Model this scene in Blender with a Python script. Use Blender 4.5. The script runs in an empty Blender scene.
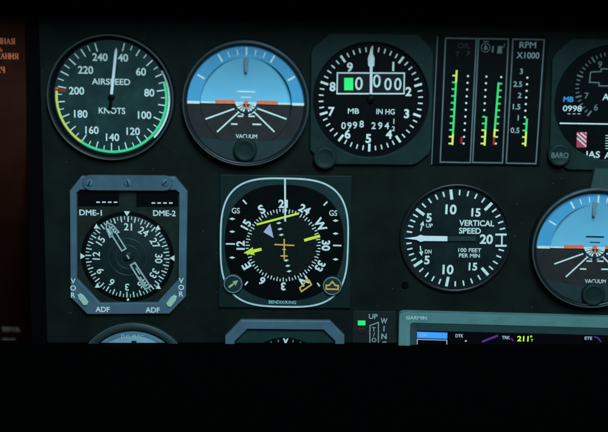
import bpy, math, random
from mathutils import Vector
random.seed(7)
R = math.radians
scene = bpy.context.scene
col = scene.collection
S = 0.00067                       # metres per photo pixel on the panel
# ------------------------------------------------------------------ camera
F = 1300.0                        # focal length in photo pixels
PITCH, ROLL = R(13.2), 0.020
fw = Vector((0, math.cos(PITCH), -math.sin(PITCH)))
r0 = Vector((1, 0, 0)); u0 = Vector((0, math.sin(PITCH), math.cos(PITCH)))
rt = r0 * math.cos(ROLL) + u0 * math.sin(ROLL)
up = -r0 * math.sin(ROLL) + u0 * math.cos(ROLL)
CAM = -fw * (F * S)
cd = bpy.data.cameras.new('camera'); cam = bpy.data.objects.new('camera', cd); col.objects.link(cam)
cd.sensor_width = 36; cd.lens = 36 * F / 608; cd.clip_start = 0.01; cd.clip_end = 50
from mathutils import Matrix
m3 = Matrix((rt, up, -fw)).transposed()
cam.matrix_world = Matrix.Translation(CAM) @ m3.to_4x4()
scene.camera = cam
cd.dof.use_dof = True; cd.dof.focus_distance = F * S * 1.014; cd.dof.aperture_fstop = 4.0
# ------------------------------------------------------------------ world, lamps, exposure
w = bpy.data.worlds.new('World'); scene.world = w; w.use_nodes = True
bg = w.node_tree.nodes['Background']; bg.inputs[0].default_value = (0.25, 0.8, 0.8, 1); bg.inputs[1].default_value = 0.015
def area(name, loc, target, size, power, colr):
    ld = bpy.data.lights.new(name, 'AREA'); ld.shape = 'RECTANGLE'; ld.size, ld.size_y = size; ld.energy = power; ld.color = colr
    o = bpy.data.objects.new(name, ld); col.objects.link(o); o.location = loc
    o.rotation_euler = (Vector(target) - Vector(loc)).to_track_quat('-Z', 'Y').to_euler()
    return o
area('cabin_lamp', (0.12, -0.88, 0.68), (0.02, 0, -0.03), (0.32, 0.52), 17.0, (0.54, 0.78, 1.0))
scene.view_settings.view_transform = 'Standard'; scene.view_settings.look = 'None'
scene.view_settings.exposure = 0; scene.view_settings.gamma = 1
scene.cycles.use_denoising = True
# ------------------------------------------------------------------ helpers
def P(px, py, wd=0.0):
    """photo pixel -> (x, z) in px units on the plane wd px units in front of the panel"""
    d = fw * F + rt * (px - 304) - up * (py - 216)
    t = (-wd * S - CAM.y) / d.y
    q = CAM + d * t
    return q.x / S, q.z / S
def pol(c, r, a):                  # clock angle in degrees
    return c[0] + r * math.sin(R(a)), c[1] + r * math.cos(R(a))
_font_cache = {}
def glyphs(body, bold):
    k = (body, bold)
    if k not in _font_cache:
        c = bpy.data.curves.new('type', 'FONT'); c.body = body; c.resolution_u = 4; c.offset = bold
        o = bpy.data.objects.new('type', c); m = bpy.data.meshes.new_from_object(o)
        _font_cache[k] = ([v.co[:2] for v in m.vertices], [tuple(p.vertices) for p in m.polygons])
        bpy.data.objects.remove(o); bpy.data.curves.remove(c); bpy.data.meshes.remove(m)
    return _font_cache[k]
class MB:
    def __init__(s): s.v = []; s.f = []; s.mi = []; s.sm = []; s.m = 0
    def add(s, vs, fs, smooth=False):
        b = len(s.v); s.v += vs
        for f in fs: s.f.append(tuple(b + i for i in f)); s.mi.append(s.m); s.sm.append(smooth)
    def poly(s, pts, w0, w1):
        n = len(pts)
        a = sum(pts[i][0] * pts[(i + 1) % n][1] - pts[(i + 1) % n][0] * pts[i][1] for i in range(n))
        if a < 0: pts = pts[::-1]
        vs = [(x, y, w1) for x, y in pts] + [(x, y, w0) for x, y in pts]
        s.add(vs, [tuple(range(n))] + [(i, n + i, n + (i + 1) % n, (i + 1) % n) for i in range(n)])
        return s
    def strip(s, p, q, wid, w0, w1, wid2=None):
        wid2 = wid if wid2 is None else wid2
        dx, dy = q[0] - p[0], q[1] - p[1]; L = math.hypot(dx, dy) or 1; nx, ny = -dy / L / 2, dx / L / 2
        return s.poly([(p[0] + nx * wid, p[1] + ny * wid), (p[0] - nx * wid, p[1] - ny * wid),
                       (q[0] - nx * wid2, q[1] - ny * wid2), (q[0] + nx * wid2, q[1] + ny * wid2)], w0, w1)
    def disc(s, c, r, w0, w1, seg=48):
        return s.poly([pol(c, r, -360 * i / seg) for i in range(seg)], w0, w1)
    def sector(s, c, r, a0, a1, w0, w1, seg=48):   # filled circular segment
        return s.poly([pol(c, r, a0 + (a1 - a0) * i / seg) for i in range(seg + 1)], w0, w1)
    def arc(s, c, ra, rb, a0, a1, w0, w1, seg=None):
        seg = seg or max(4, int(abs(a1 - a0) / 4))
        vs = []; fs = []
        for i in range(seg + 1):
            a = a0 + (a1 - a0) * i / seg
            (ax, ay), (bx, by) = pol(c, ra, a), pol(c, rb, a)
            vs += [(ax, ay, w1), (bx, by, w1), (ax, ay, w0), (bx, by, w0)]
        for i in range(seg):
            b = 4 * i; n = b + 4
            fs += [(b, b + 1, n + 1, n), (b + 1, b + 3, n + 3, n + 1), (b, n, n + 2, b + 2)]
        return s.add(vs, fs) or s
    def lathe(s, c, prof, seg=96, a0=0, a1=360):
        vs = []; fs = []; n = len(prof); full = abs(a1 - a0) >= 360
        cnt = seg if full else seg + 1
        for i in range(cnt):
            a = a0 + (a1 - a0) * i / seg
            for r, wz in prof:
                x, y = pol(c, r, a); vs.append((x, y, wz))
        for i in range(seg):
            j = (i + 1) % cnt
            for k in range(n - 1): fs.append((i * n + k, i * n + k + 1, j * n + k + 1, j * n + k))
        s.add(vs, fs, True); return s
    def frame(s, outer, inner, w0, w1, bev=0.8):
        n = len(outer); vs = []; fs = []
        def lerp(p, q, d):
            L = math.hypot(q[0] - p[0], q[1] - p[1]) or 1; t = min(0.45, d / L)
            return p[0] + (q[0] - p[0]) * t, p[1] + (q[1] - p[1]) * t
        rows = [[(x, y, w0) for x, y in outer], [(x, y, w1 - bev) for x, y in outer],
                [(*lerp(o, i, bev * 0.4), w1 - bev * 0.3) for o, i in zip(outer, inner)],
                [(*lerp(o, i, bev), w1) for o, i in zip(outer, inner)],
                [(*lerp(i, o, bev), w1) for o, i in zip(outer, inner)],
                [(*lerp(i, o, bev * 0.4), w1 - bev * 0.3) for o, i in zip(outer, inner)],
                [(x, y, w1 - bev) for x, y in inner], [(x, y, w0) for x, y in inner]]
        for r_ in rows: vs += r_
        for k in range(len(rows) - 1):
            for i in range(n):
                j = (i + 1) % n; fs.append((k * n + i, k * n + j, (k + 1) * n + j, (k + 1) * n + i))
        s.add(vs, fs); return s
    def plate(s, pts, w0, w1, bev=0.8):            # prism with a bevelled front edge (convex outline)
        cx = sum(p[0] for p in pts) / len(pts); cy = sum(p[1] for p in pts) / len(pts)
        def ins(p, d):
            L = math.hypot(p[0] - cx, p[1] - cy) or 1; t = d / L
            return p[0] + (cx - p[0]) * t, p[1] + (cy - p[1]) * t
        n = len(pts)
        a = sum(pts[i][0] * pts[(i + 1) % n][1] - pts[(i + 1) % n][0] * pts[i][1] for i in range(n))
        if a < 0: pts = pts[::-1]
        rows = [[(x, y, w0) for x, y in pts], [(x, y, w1 - bev) for x, y in pts],
                [(*ins(p, bev * 0.3), w1 - bev * 0.3) for p in pts], [(*ins(p, bev), w1) for p in pts]]
        vs = sum(rows, []); fs = []
        for k in range(3):
            for i in range(n):
                j = (i + 1) % n; fs.append((k * n + i, k * n + j, (k + 1) * n + j, (k + 1) * n + i))
        fs.append(tuple(range(3 * n, 4 * n)))
        s.add(vs, fs); return s
    def line(s, pts, wid, w0, w1, closed=False):
        n = len(pts); L = []; Rr = []
        for i in range(n):
            a = pts[i - 1] if (i > 0 or closed) else pts[i]
            b = pts[(i + 1) % n] if (i < n - 1 or closed) else pts[i]
            p = pts[i]
            d1 = Vector((p[0] - a[0], p[1] - a[1])); d2 = Vector((b[0] - p[0], b[1] - p[1]))
            if d1.length < 1e-9: d1 = d2
            if d2.length < 1e-9: d2 = d1
            d1.normalize(); d2.normalize(); n1 = Vector((-d1.y, d1.x)); n2 = Vector((-d2.y, d2.x))
            mm = n1 + n2; mm = mm.normalized() if mm.length > 1e-6 else n1
            k = wid / 2 / max(0.4, mm.dot(n1))
            L.append((p[0] + mm.x * k, p[1] + mm.y * k)); Rr.append((p[0] - mm.x * k, p[1] - mm.y * k))
        vs = [(*q, w1) for q in L] + [(*q, w1) for q in Rr] + [(*q, w0) for q in L] + [(*q, w0) for q in Rr]
        fs = []
        for i in range(n if closed else n - 1):
            j = (i + 1) % n
            fs += [(i, n + i, n + j, j), (i, j, 2 * n + j, 2 * n + i), (n + i, 3 * n + i, 3 * n + j, n + j)]
        s.add(vs, fs); return s
    def text(s, body, p, h, wz, rot=0, bold=0.0, width=None, align='c', sx=1.0):
        vs, fs = glyphs(body, bold)
        x0 = min(v[0] for v in vs); x1 = max(v[0] for v in vs); y0 = min(v[1] for v in vs); y1 = max(v[1] for v in vs)
        k = h / 0.70 if body not in '-.' else h / 0.7
        kx = k * sx if width is None else width / (x1 - x0)
        ox = {'c': (x0 + x1) / 2, 'l': x0, 'r': x1}[align]
        oy = 0.345 if y1 > 0.4 else (y0 + y1) / 2
        ca, sa = math.cos(R(-rot)), math.sin(R(-rot))
        out = []
        for x, y in vs:
            X, Y = (x - ox) * kx, (y - oy) * k
            out.append((p[0] + X * ca - Y * sa, p[1] + X * sa + Y * ca, wz))
        s.add(out, fs); return s
    def build(s, name, mats, parent=None, label=None):
        me = bpy.data.meshes.new(name)
        me.from_pydata([(x * S, -z * S, y * S) for x, y, z in s.v], [], s.f)
        mats = mats if isinstance(mats, (list, tuple)) else [mats]
        for m_ in mats: me.materials.append(m_)
        me.polygons.foreach_set('material_index', s.mi); me.polygons.foreach_set('use_smooth', s.sm)
        me.update()
        o = bpy.data.objects.new(name, me); col.objects.link(o)
        if parent is not None: o.parent = parent
        if label: o['label'] = label
        return o
class Inst:
    """an instrument: an Empty on the panel; loc() turns a photo pixel into its local px units"""
    def __init__(s, name, label, cat, px, py, group=None):
        s.o = P(px, py); e = bpy.data.objects.new(name, None); col.objects.link(e)
        e.empty_display_size = 0.01
        e.location = (s.o[0] * S, 0, s.o[1] * S); e['label'] = label; e['category'] = cat
        if group: e['group'] = group
        s.e = e
    def loc(s, px, py, wd=1.0):
        q = P(px, py, wd); return q[0] - s.o[0], q[1] - s.o[1]
    def locs(s, pts, wd=1.0): return [s.loc(x, y, wd) for x, y in pts]
    def part(s, name, mb, mat, label=None, parent=None): return mb.build(name, mat, parent or s.e, label)
# ------------------------------------------------------------------ materials
def mat(name, colr, rough=0.5, spec=0.3, var=0.15, vscale=400, bump=0.0, bscale=3000, emit=0, metal=0, coat=0, dust=0):
    m = bpy.data.materials.new(name); m.use_nodes = True; nt = m.node_tree; b = nt.nodes['Principled BSDF']
    b.inputs['Roughness'].default_value = rough; b.inputs['Specular IOR Level'].default_value = spec
    b.inputs['Metallic'].default_value = metal; b.inputs['Coat Weight'].default_value = coat
    tc = nt.nodes.new('ShaderNodeTexCoord')
    nz = nt.nodes.new('ShaderNodeTexNoise'); nz.inputs['Scale'].default_value = vscale; nz.inputs['Detail'].default_value = 5
    nt.links.new(tc.outputs['Object'], nz.inputs['Vector'])
    rp = nt.nodes.new('ShaderNodeMapRange'); rp.inputs[1].default_value = 0.25; rp.inputs[2].default_value = 0.75
    rp.inputs[3].default_value = 1 - var; rp.inputs[4].default_value = 1 + var
    nt.links.new(nz.outputs['Fac'], rp.inputs[0])
    vm = nt.nodes.new('ShaderNodeVectorMath'); vm.operation = 'SCALE'; vm.inputs[0].default_value = colr
    nt.links.new(rp.outputs[0], vm.inputs['Scale'])
    if dust:                                              # sparse pale specks and lint settled on the surface
        vo = nt.nodes.new('ShaderNodeTexVoronoi'); vo.inputs['Scale'].default_value = 210; vo.inputs['Randomness'].default_value = 1
        dn = nt.nodes.new('ShaderNodeTexNoise'); dn.inputs['Scale'].default_value = 900
        ad = nt.nodes.new('ShaderNodeVectorMath'); ad.operation = 'MULTIPLY_ADD'; ad.inputs[1].default_value = (.0016, .0016, .0016)
        nt.links.new(tc.outputs['Object'], dn.inputs['Vector']); nt.links.new(dn.outputs['Color'], ad.inputs[0]); nt.links.new(tc.outputs['Object'], ad.inputs[2])
        nt.links.new(ad.outputs[0], vo.inputs['Vector'])
        sp = nt.nodes.new('ShaderNodeSeparateColor'); nt.links.new(vo.outputs['Color'], sp.inputs[0])
        th = nt.nodes.new('ShaderNodeMapRange'); th.inputs[1].default_value = .55; th.inputs[2].default_value = 1.0; th.inputs[3].default_value = 0; th.inputs[4].default_value = .13
        nt.links.new(sp.outputs[0], th.inputs[0])
        lt = nt.nodes.new('ShaderNodeMath'); lt.operation = 'LESS_THAN'; nt.links.new(vo.outputs['Distance'], lt.inputs[0]); nt.links.new(th.outputs[0], lt.inputs[1])
        mf = nt.nodes.new('ShaderNodeMath'); mf.operation = 'MULTIPLY'; mf.inputs[1].default_value = dust; nt.links.new(lt.outputs[0], mf.inputs[0])
        mx = nt.nodes.new('ShaderNodeMix'); mx.data_type = 'RGBA'; mx.inputs[7].default_value = (.22, .23, .21, 1)
        nt.links.new(mf.outputs[0], mx.inputs[0]); nt.links.new(vm.outputs[0], mx.inputs[6]); nt.links.new(mx.outputs[2], b.inputs['Base Color'])
    else: nt.links.new(vm.outputs[0], b.inputs['Base Color'])
    if bump:
        n2 = nt.nodes.new('ShaderNodeTexNoise'); n2.inputs['Scale'].default_value = bscale; n2.inputs['Detail'].default_value = 3
        nt.links.new(tc.outputs['Object'], n2.inputs['Vector'])
        bp = nt.nodes.new('ShaderNodeBump'); bp.inputs['Strength'].default_value = bump; bp.inputs['Distance'].default_value = 0.0002
        nt.links.new(n2.outputs['Fac'], bp.inputs['Height']); nt.links.new(bp.outputs[0], b.inputs['Normal'])
    if emit:
        b.inputs['Emission Color'].default_value = (*colr, 1); b.inputs['Emission Strength'].default_value = emit
    return m
M = {}
M['panel'] = mat('panel_paint', (0.0050, 0.0088, 0.0062), 0.62, 0.10, 0.4, 45, 0.5, 2600, dust=.12)
M['frame_black'] = mat('frame_black', (0.0012, 0.0012, 0.0012), 0.7, 0.03, 0.2, 200, 0.2)
M['glare'] = mat('glareshield_cloth', (0.002, 0.002, 0.002), 0.9, 0.03, 0.3, 900, 0.4)
M['caption_bar'] = mat('caption_bar_black', (0.0008, 0.0008, 0.0008), 0.8, 0.01, 0.2, 300, 0.2)
M['board'] = mat('brown_board', (0.029, 0.0072, 0.0032), 0.7, 0.03, 0.25, 40, 0.3, 2500)
M['board_text'] = mat('orange_print', (0.95, 0.23, 0.085), 0.6, 0.1, 0.2, 900)
M['board_text_grey'] = mat('grey_print', (0.80, 0.62, 0.50), 0.6, 0.1, 0.2, 900)
M['bezel'] = mat('bezel_black', (0.008, 0.011, 0.010), 0.38, 0.35, 0.2, 300, 0.15)
M['bezel_teal'] = mat('bezel_teal', (0.017, 0.034, 0.031), 0.5, 0.3, 0.15, 200, 0.2)
M['rim'] = mat('rim_metal', (0.05, 0.075, 0.07), 0.42, 0.4, 0.15, 300)
M['housing'] = mat('housing_teal', (0.0075, 0.0225, 0.0175), 0.55, 0.16, 0.28, 90, 0.35, 2600, dust=.12)
M['black'] = mat('dial_black', (0.0018, 0.003, 0.0027), 0.5, 0.08, 0.3, 200)
M['dial_teal'] = mat('dial_teal', (0.013, 0.039, 0.033), 0.45, 0.2, 0.4, 90)
M['dial_slate'] = mat('dial_slate', (0.007, 0.020, 0.018), 0.5, 0.2, 0.3, 120)
M['white'] = mat('white_print', (0.74, 0.84, 0.70), 0.5, 0.2, 0.12, 700)
M['dim'] = mat('dim_print', (0.16, 0.21, 0.19), 0.5, 0.2, 0.2, 700)
M['faint'] = mat('faint_print', (0.03, 0.045, 0.042), 0.5, 0.2, 0.2, 700)
M['green'] = mat('green_print', (0.06, 0.80, 0.28), 0.5, 0.2, 0.1, 500)
M['yellow'] = mat('yellow_print', (0.75, 0.75, 0.11), 0.5, 0.2, 0.1, 500)
M['red'] = mat('red_print', (0.50, 0.02, 0.02), 0.5, 0.2, 0.1, 500)
M['sky'] = mat('sky_blue_card', (0.19, 0.55, 0.68), 0.5, 0.2, 0.06, 60)
M['sky_ring'] = mat('sky_blue_ring', (0.085, 0.36, 0.54), 0.5, 0.2, 0.06, 60)
M['ground'] = mat('ground_card', (0.025, 0.024, 0.021), 0.6, 0.2, 0.2, 120)
M['ground_ring'] = mat('ground_ring', (0.022, 0.022, 0.019), 0.6, 0.2, 0.2, 120)
M['orange'] = mat('orange_paint', (0.90, 0.20, 0.09), 0.5, 0.2, 0.1, 400)
M['needle'] = mat('needle_white', (0.80, 0.87, 0.78), 0.4, 0.3, 0.08, 400)
M['steel_blue'] = mat('steel_blue_plastic', (0.068, 0.132, 0.155), 0.5, 0.3, 0.2, 80, 0.3, 2600, dust=.2)
M['mint'] = mat('mint_lens', (0.42, 0.62, 0.42), 0.4, 0.3, 0.1, 300)
M['hsi_plate'] = mat('teal_plate', (0.0065, 0.017, 0.0145), 0.5, 0.15, 0.15, 120, 0.2)
M['hsi_mask'] = mat('teal_mask', (0.0115, 0.034, 0.031), 0.5, 0.18, 0.2, 150)
M['hsi_line'] = mat('pale_line', (0.55, 0.72, 0.64), 0.4, 0.3, 0.1, 300)
M['lime'] = mat('lime_paint', (0.92, 0.95, 0.05), 0.5, 0.2, 0.06, 400)
M['amber'] = mat('amber_paint', (0.85, 0.48, 0.09), 0.5, 0.2, 0.1, 400)
M['lilac'] = mat('lilac_flag', (0.50, 0.50, 0.62), 0.5, 0.2, 0.05, 400)
M['needle_outline'] = mat('needle_outline', (0.40, 0.50, 0.44), 0.45, 0.3, 0.2, 500)
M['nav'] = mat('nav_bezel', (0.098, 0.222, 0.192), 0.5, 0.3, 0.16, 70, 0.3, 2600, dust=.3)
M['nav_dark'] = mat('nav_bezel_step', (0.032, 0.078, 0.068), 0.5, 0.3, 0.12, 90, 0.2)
M['nav_pale'] = mat('nav_pale', (0.13, 0.25, 0.23), 0.45, 0.3, 0.10, 90, 0.2)
M['screen'] = mat('screen_black', (0.002, 0.002, 0.003), 0.35, 0.2, 0.1, 300)
M['tc_face'] = mat('turn_face', (0.085, 0.19, 0.22), 0.5, 0.3, 0.25, 90)
M['tc_light'] = mat('turn_light', (0.24, 0.40, 0.42), 0.5, 0.3, 0.25, 90)
M['line_grey'] = mat('frame_line_grey', (0.12, 0.165, 0.145), 0.5, 0.3, 0.15, 300)
M['cyan_print'] = mat('blue_print', (0.06, 0.33, 0.62), 0.5, 0.2, 0.1, 400)
M['pink'] = mat('flag_red', (0.60, 0.06, 0.09), 0.5, 0.2, 0.1, 400)
M['skyline_dark'] = mat('pitch_line_dark', (0.01, 0.03, 0.05), 0.5, 0.2, 0.1, 400)
M['led_green'] = mat('led_green', (0.02, 0.62, 0.12), 0.5, 0.2, 0.0, 300, emit=0.7)
M['led_dimgreen'] = mat('led_bar_green', (0.03, 0.45, 0.11), 0.5, 0.2, 0.0, 300, emit=0.75)
M['led_yellow'] = mat('led_bar_yellow', (0.45, 0.55, 0.08), 0.5, 0.2, 0.0, 300, emit=0.7)
M['led_red'] = mat('led_bar_red', (0.30, 0.015, 0.01), 0.5, 0.2, 0.0, 300, emit=0.4)
M['led_dot'] = mat('led_dot_white', (0.55, 0.65, 0.55), 0.5, 0.2, 0.0, 300, emit=0.35)
M['scr_blue'] = mat('screen_blue', (0.04, 0.25, 0.75), 0.4, 0.2, 0.0, 300, emit=0.7)
M['scr_white'] = mat('screen_white', (0.35, 0.40, 0.45), 0.4, 0.2, 0.0, 300, emit=0.5)
M['scr_lime'] = mat('screen_lime', (0.50, 0.70, 0.03), 0.4, 0.2, 0.0, 300, emit=0.6)
M['scr_purple'] = mat('screen_purple', (0.07, 0.02, 0.16), 0.4, 0.2, 0.0, 300, emit=0.7)
M['screw'] = mat('screw_steel', (0.06, 0.10, 0.12), 0.35, 0.5, 0.3, 500)

# ------------------------------------------------------------------ the setting: panel, added black block, glareshield
def struct(o): o['kind'] = 'structure'; return o
q = MB()
BL, BR_, TR_, TL_ = P(46.5, 420), P(940, 440), P(940, -60), P(33, -60)
q.plate([BL, BR_, TR_, TL_], -5, 0, 1.0)
struct(q.build('instrument_panel', M['panel']))
q = MB()
q.plate([P(-300, 560), P(1000, 560), P(1000, 342.4), P(-300, 342.4)], -6, 14, 1.2)
struct(q.build('caption_bar_block', M['caption_bar']))  # added black block standing in for a caption bar, not a console part
q = MB()                                                  # overhanging padded lip, swept along x
prof = [(0, 0), (85, -1), (100, 0), (107, 5), (110, 13), (107, 21), (98, 26), (0, 30)]
yb = P(304, -8, 100)[1]
n = len(prof); vs = []; fs = []
for x in (-760, 760):
    for wz, y in prof: vs.append((x, yb + y, wz))
for i in range(n):
    j = (i + 1) % n; fs.append((i, j, n + j, n + i))
fs += [tuple(range(n)), tuple(range(2 * n - 1, n - 1, -1))]
q.add(vs, fs); struct(q.build('glareshield', M['glare']))

# ------------------------------------------------------------------ left: black upright and brown board
t = Inst('frame_upright', 'matte black upright strip between the brown lettered board and the gauges', 'frame', 34, 170)
q = MB(); q.plate(t.locs([(33, 420), (48.5, 420), (36.5, -40), (23.6, -40)], 4), -110, 4, 1.0); t.part('strip', q, M['frame_black'])
for yy in (60, 190, 300):
    q = MB(); q.lathe(t.loc(32 + yy * .025, yy, 4), [(2.2, 4.0), (2.1, 4.5), (1.5, 4.8), (0, 4.8)], 20)
    t.part('screw', q, M['frame_black'])
t = Inst('lettered_board', 'dark brown board with orange and grey Cyrillic lettering cut off by the photo edge', 'sign', 0, 180)
YB = P(0, 95, 2)[1]
def board_at(z):                                          # upright above YB; bend below it added to shade the lower board
    d = max(0.0, YB - z); k = R(38) / 150
    if d == 0: return 2.0, 0.0
    t_ = min(k * d, R(38)); dm = R(38) / k
    wz = 2.0 + math.log(math.cos(min(k * d, R(38)))) / k - max(0.0, d - dm) * math.tan(R(38))
    return wz, t_
def board_loc(px, py):
    z = P(px, py, 2)[1]
    for _ in range(12):
        wz, t_ = board_at(z); z = P(px, py, wz)[1]
    x = P(px, py, wz)[0]
    return x - t.o[0], z - t.o[1], wz, t_
q = MB(); rows = []
for i in range(47):
    py = -50 + 10 * i; e = board_loc(27.5 + .021 * max(0, py), py)
    for x, dw in ((-420, -5), (-420, 0), (e[0] - .6, 0), (e[0], -.6), (e[0], -5)): rows.append((x, e[1], e[2] + dw))
q.add(rows, [(5 * i + k, 5 * i + (k + 1) % 5, 5 * i + 5 + (k + 1) % 5, 5 * i + 5 + k) for i in range(46) for k in range(5)], True)
board = t.part('board', q, M['board'])
def serif(mb, s_, right, base, h, wz):
    """Slab-serif Cyrillic capitals from strokes, right-aligned at the given photo pixel."""
    D = {'Н': (.8, [((.15, 0), (.15, 1), 1), ((.65, 0), (.65, 1), 1), ((.15, .5), (.65, .5), .5)], [(.15, 0), (.65, 0), (.15, 1), (.65, 1)]),
         'А': (.85, [((.12, 0), (.42, 1), .5), ((.72, 0), (.42, 1), 1), ((.24, .33), (.62, .33), .5)], [(.12, 0), (.72, 0)]),
         'Я': (.8, [((.65, 0), (.65, 1), 1), ((.65, 1), (.3, 1), .5), ((.3, 1), (.17, .75), 1), ((.17, .75), (.3, .47), 1), ((.3, .47), (.65, .47), .5), ((.42, .47), (.16, 0), .9)], [(.65, 0), (.16, 0), (.65, 1)]),
         'И': (.82, [((.15, 0), (.15, 1), 1), ((.67, 0), (.67, 1), 1), ((.15, .1), (.67, .9), .6)], [(.15, 0), (.67, 0), (.15, 1), (.67, 1)]),
         'Ч': (.78, [((.62, 0), (.62, 1), 1), ((.15, 1), (.15, .6), 1), ((.15, .6), (.3, .46), .7), ((.3, .46), (.62, .46), .6)], [(.62, 0), (.62, 1), (.15, 1)]),
         'Ь': (.75, [((.15, 0), (.15, 1), 1), ((.15, .53), (.5, .53), .5), ((.5, .53), (.62, .27), 1), ((.62, .27), (.5, 0), 1), ((.5, 0), (.15, 0), .5)], [(.15, 1), (.15, 0)]),
         'П': (.8, [((.15, 0), (.15, 1), 1), ((.65, 0), (.65, 1), 1), ((.15, .97), (.65, .97), .6)], [(.15, 0), (.65, 0), (.15, 1), (.65, 1)]),
         'У': (.8, [((.12, 1), (.42, .4), 1), ((.7, 1), (.36, .1), .6), ((.36, .1), (.2, .03), .7)], [(.12, 1), (.7, 1)]),
         'С': (.75, [((.62, .82), (.45, .99), .6), ((.45, .99), (.22, .8), .8), ((.22, .8), (.15, .5), 1), ((.15, .5), (.22, .2), 1), ((.22, .2), (.45, .01), .8), ((.45, .01), (.64, .2), .6)], []),
         'К': (.8, [((.15, 0), (.15, 1), 1), ((.15, .48), (.65, 1), .6), ((.3, .6), (.68, 0), 1)], [(.15, 0), (.68, 0), (.15, 1), (.65, 1)]),
         'Т': (.76, [((.38, 0), (.38, 1), 1), ((.06, .97), (.7, .97), .6), ((.06, .97), (.06, .78), .5), ((.7, .97), (.7, .78), .5)], [(.38, 0)]),
         ' ': (.4, [], [])}
    x1, y1, w1, tl = board_loc(right, base); out = mb; mb = MB(); wz = .15
    tot = sum(D[c][0] for c in s_) * h; x = -tot; y = 0
    for c in s_:
        wd, st, se = D[c]
        for a, b, k in st: mb.strip((x + a[0] * h, y + a[1] * h), (x + b[0] * h, y + b[1] * h), .19 * h * k, 0, wz)
        for a in se: mb.strip((x + (a[0] - .15) * h, y + a[1] * h), (x + (a[0] + .15) * h, y + a[1] * h), .09 * h, 0, wz)
        x += wd * h
    out.add([(x1 + vx, y1 + vy * math.cos(tl) / math.cos(tl) , w1 + vy * math.tan(tl) + vz / math.cos(tl)) for vx, vy, vz in mb.v], mb.f)
q = MB()
serif(q, 'РОВАННАЯ'.replace('РОВ', 'НН'), 15.2, 44.0, 5.4, 2.15)
serif(q, 'НИТЬ'.replace('ИТ', 'АК'), 2.6, 51.6, 4.0, 2.15)
serif(q, 'ПИТАНИЯ', 18.6, 59.0, 5.4, 2.15); serif(q, 'КАЧ', 5.2, 72.6, 5.6, 2.15)
t.part('orange_lettering', q, M['board_text'], parent=board)
q = MB(); serif(q, 'ПУСК', 20.6, 331.6, 6.4, 2.15); serif(q, 'АКАТ', 16.2, 341.6, 5.0, 2.15)
t.part('grey_lettering', q, M['board_text_grey'], parent=board)

# ------------------------------------------------------------------ shared gauge pieces
def round_bezel(I, c, rin, rout, wd=5.5, wfloor=0.8, mat_='bezel', rim=True):
    q = MB(); mid = (rin + rout) / 2
    q.lathe(c, [(rin, wfloor), (rin, wd - 1.2), (rin + .5, wd - .4), (mid, wd), (rout - 1.0, wd - .5), (rout - .3, wd - 1.6), (rout, 0)], 128)
    b = I.part('bezel', q, M[mat_])
    if rim:
        q = MB(); q.lathe(c, [(rout - 1.7, wd - .75), (rout - 1.3, wd + .05), (rout - .5, wd + .05), (rout - .1, wd - .8)], 128)
        I.part('bezel_rim', q, M['rim'], parent=b)
    return b
def knob(I, p, r, w0, w1, m, n=36):
    q = MB(); seg = n * 4; prof = [(1, w0), (.985, w1 - 1.6), (.93, w1 - .6), (.84, w1 - .25), (.74, w1 - .2), (.70, w1 - .5), (.3, w1 - .55), (0, w1 - .55)]
    vs = []; m_ = len(prof)
    for i in range(seg):
        a = 360 * i / seg; fl = 1 - .022 * (1 + math.cos(2 * math.pi * i / 4)) / 2
        for f, wz in prof: vs.append((*pol(p, r * f * (fl if f > .9 else 1), a), wz))
    q.add(vs, [(i * m_ + k, i * m_ + k + 1, ((i + 1) % seg) * m_ + k + 1, ((i + 1) % seg) * m_ + k) for i in range(seg) for k in range(m_ - 1)], True)
    return I.part('knob', q, m)
def panel_screw(I, px, py, wz, r, parent=None, m='screw', ang=30):
    c = I.loc(px, py, wz); q = MB()
    q.lathe(c, [(r, wz), (r * .96, wz + .5), (r * .7, wz + .9), (0, wz + 1.0)], 24)
    o = I.part('screw', q, M[m], parent=parent)
    q = MB(); a = pol((0, 0), r * .8, ang)
    q.strip((c[0] - a[0], c[1] - a[1]), (c[0] + a[0], c[1] + a[1]), r * .28, wz + .9, wz + 1.04)
    I.part('screw_slot', q, M['black'], parent=o)

# ------------------------------------------------------------------ airspeed indicator
I = Inst('airspeed_indicator', 'round gauge marked AIRSPEED KNOTS with coloured arcs round its edge', 'gauge', 110.5, 98)
c = I.loc(111.5, 97.5)
round_bezel(I, I.loc(110, 98, 8.5), 59.4, 61.8, 8.5)
q = MB(); q.disc(c, 63, -1, .85, 96); fl_ = I.part('dial_surround', q, M['black'])
q = MB(); q.disc(c, 56.2, 0, 1.0, 96); face = I.part('dial_face', q, M['dial_teal'])
A = lambda v: 14 + (v - 40) * 1.668 if v <= 200 else 281 + (v - 200) * 1.57
q = MB()
for k in range(40, 245, 5):
    a = A(k); lng = k % 10 == 0
    ro = 53.0 if 72 < k < 202 else 53.5
    if k < 72: ro = 55
    ri = ro - (8.0 if lng and k % 20 == 0 else 7 if lng else 4.6)
    if k > 200: ri, ro = (46.5, 55) if lng else (49, 55)
    q.strip(pol(c, ri, a), pol(c, ro, a), 1.15 if lng else .9, 1.0, 1.15)
I.part('tick_marks', q, M['white'], parent=face)
q = MB()
for s_, x, y in (('40', 123, 57.6), ('60', 141, 71.6), ('80', 149.3, 92.6), ('100', 144.6, 115), ('120', 133.2, 131.2), ('140', 112.6, 137.2),
                 ('160', 92, 130), ('180', 80.8, 113.8), ('200', 76.6, 90.6), ('220', 85.6, 69.8), ('240', 100, 57)):
    q.text(s_, I.loc(x, y), 7.2, 1.15, bold=.018, sx=.98)
q.text('AIRSPEED', I.loc(111, 81.6), 5.8, 1.15, bold=.012, width=37.5)
q.text('KNOTS', I.loc(112, 110.6), 6.0, 1.15, bold=.012, width=26)
I.part('numerals', q, M['white'], parent=face)
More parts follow.
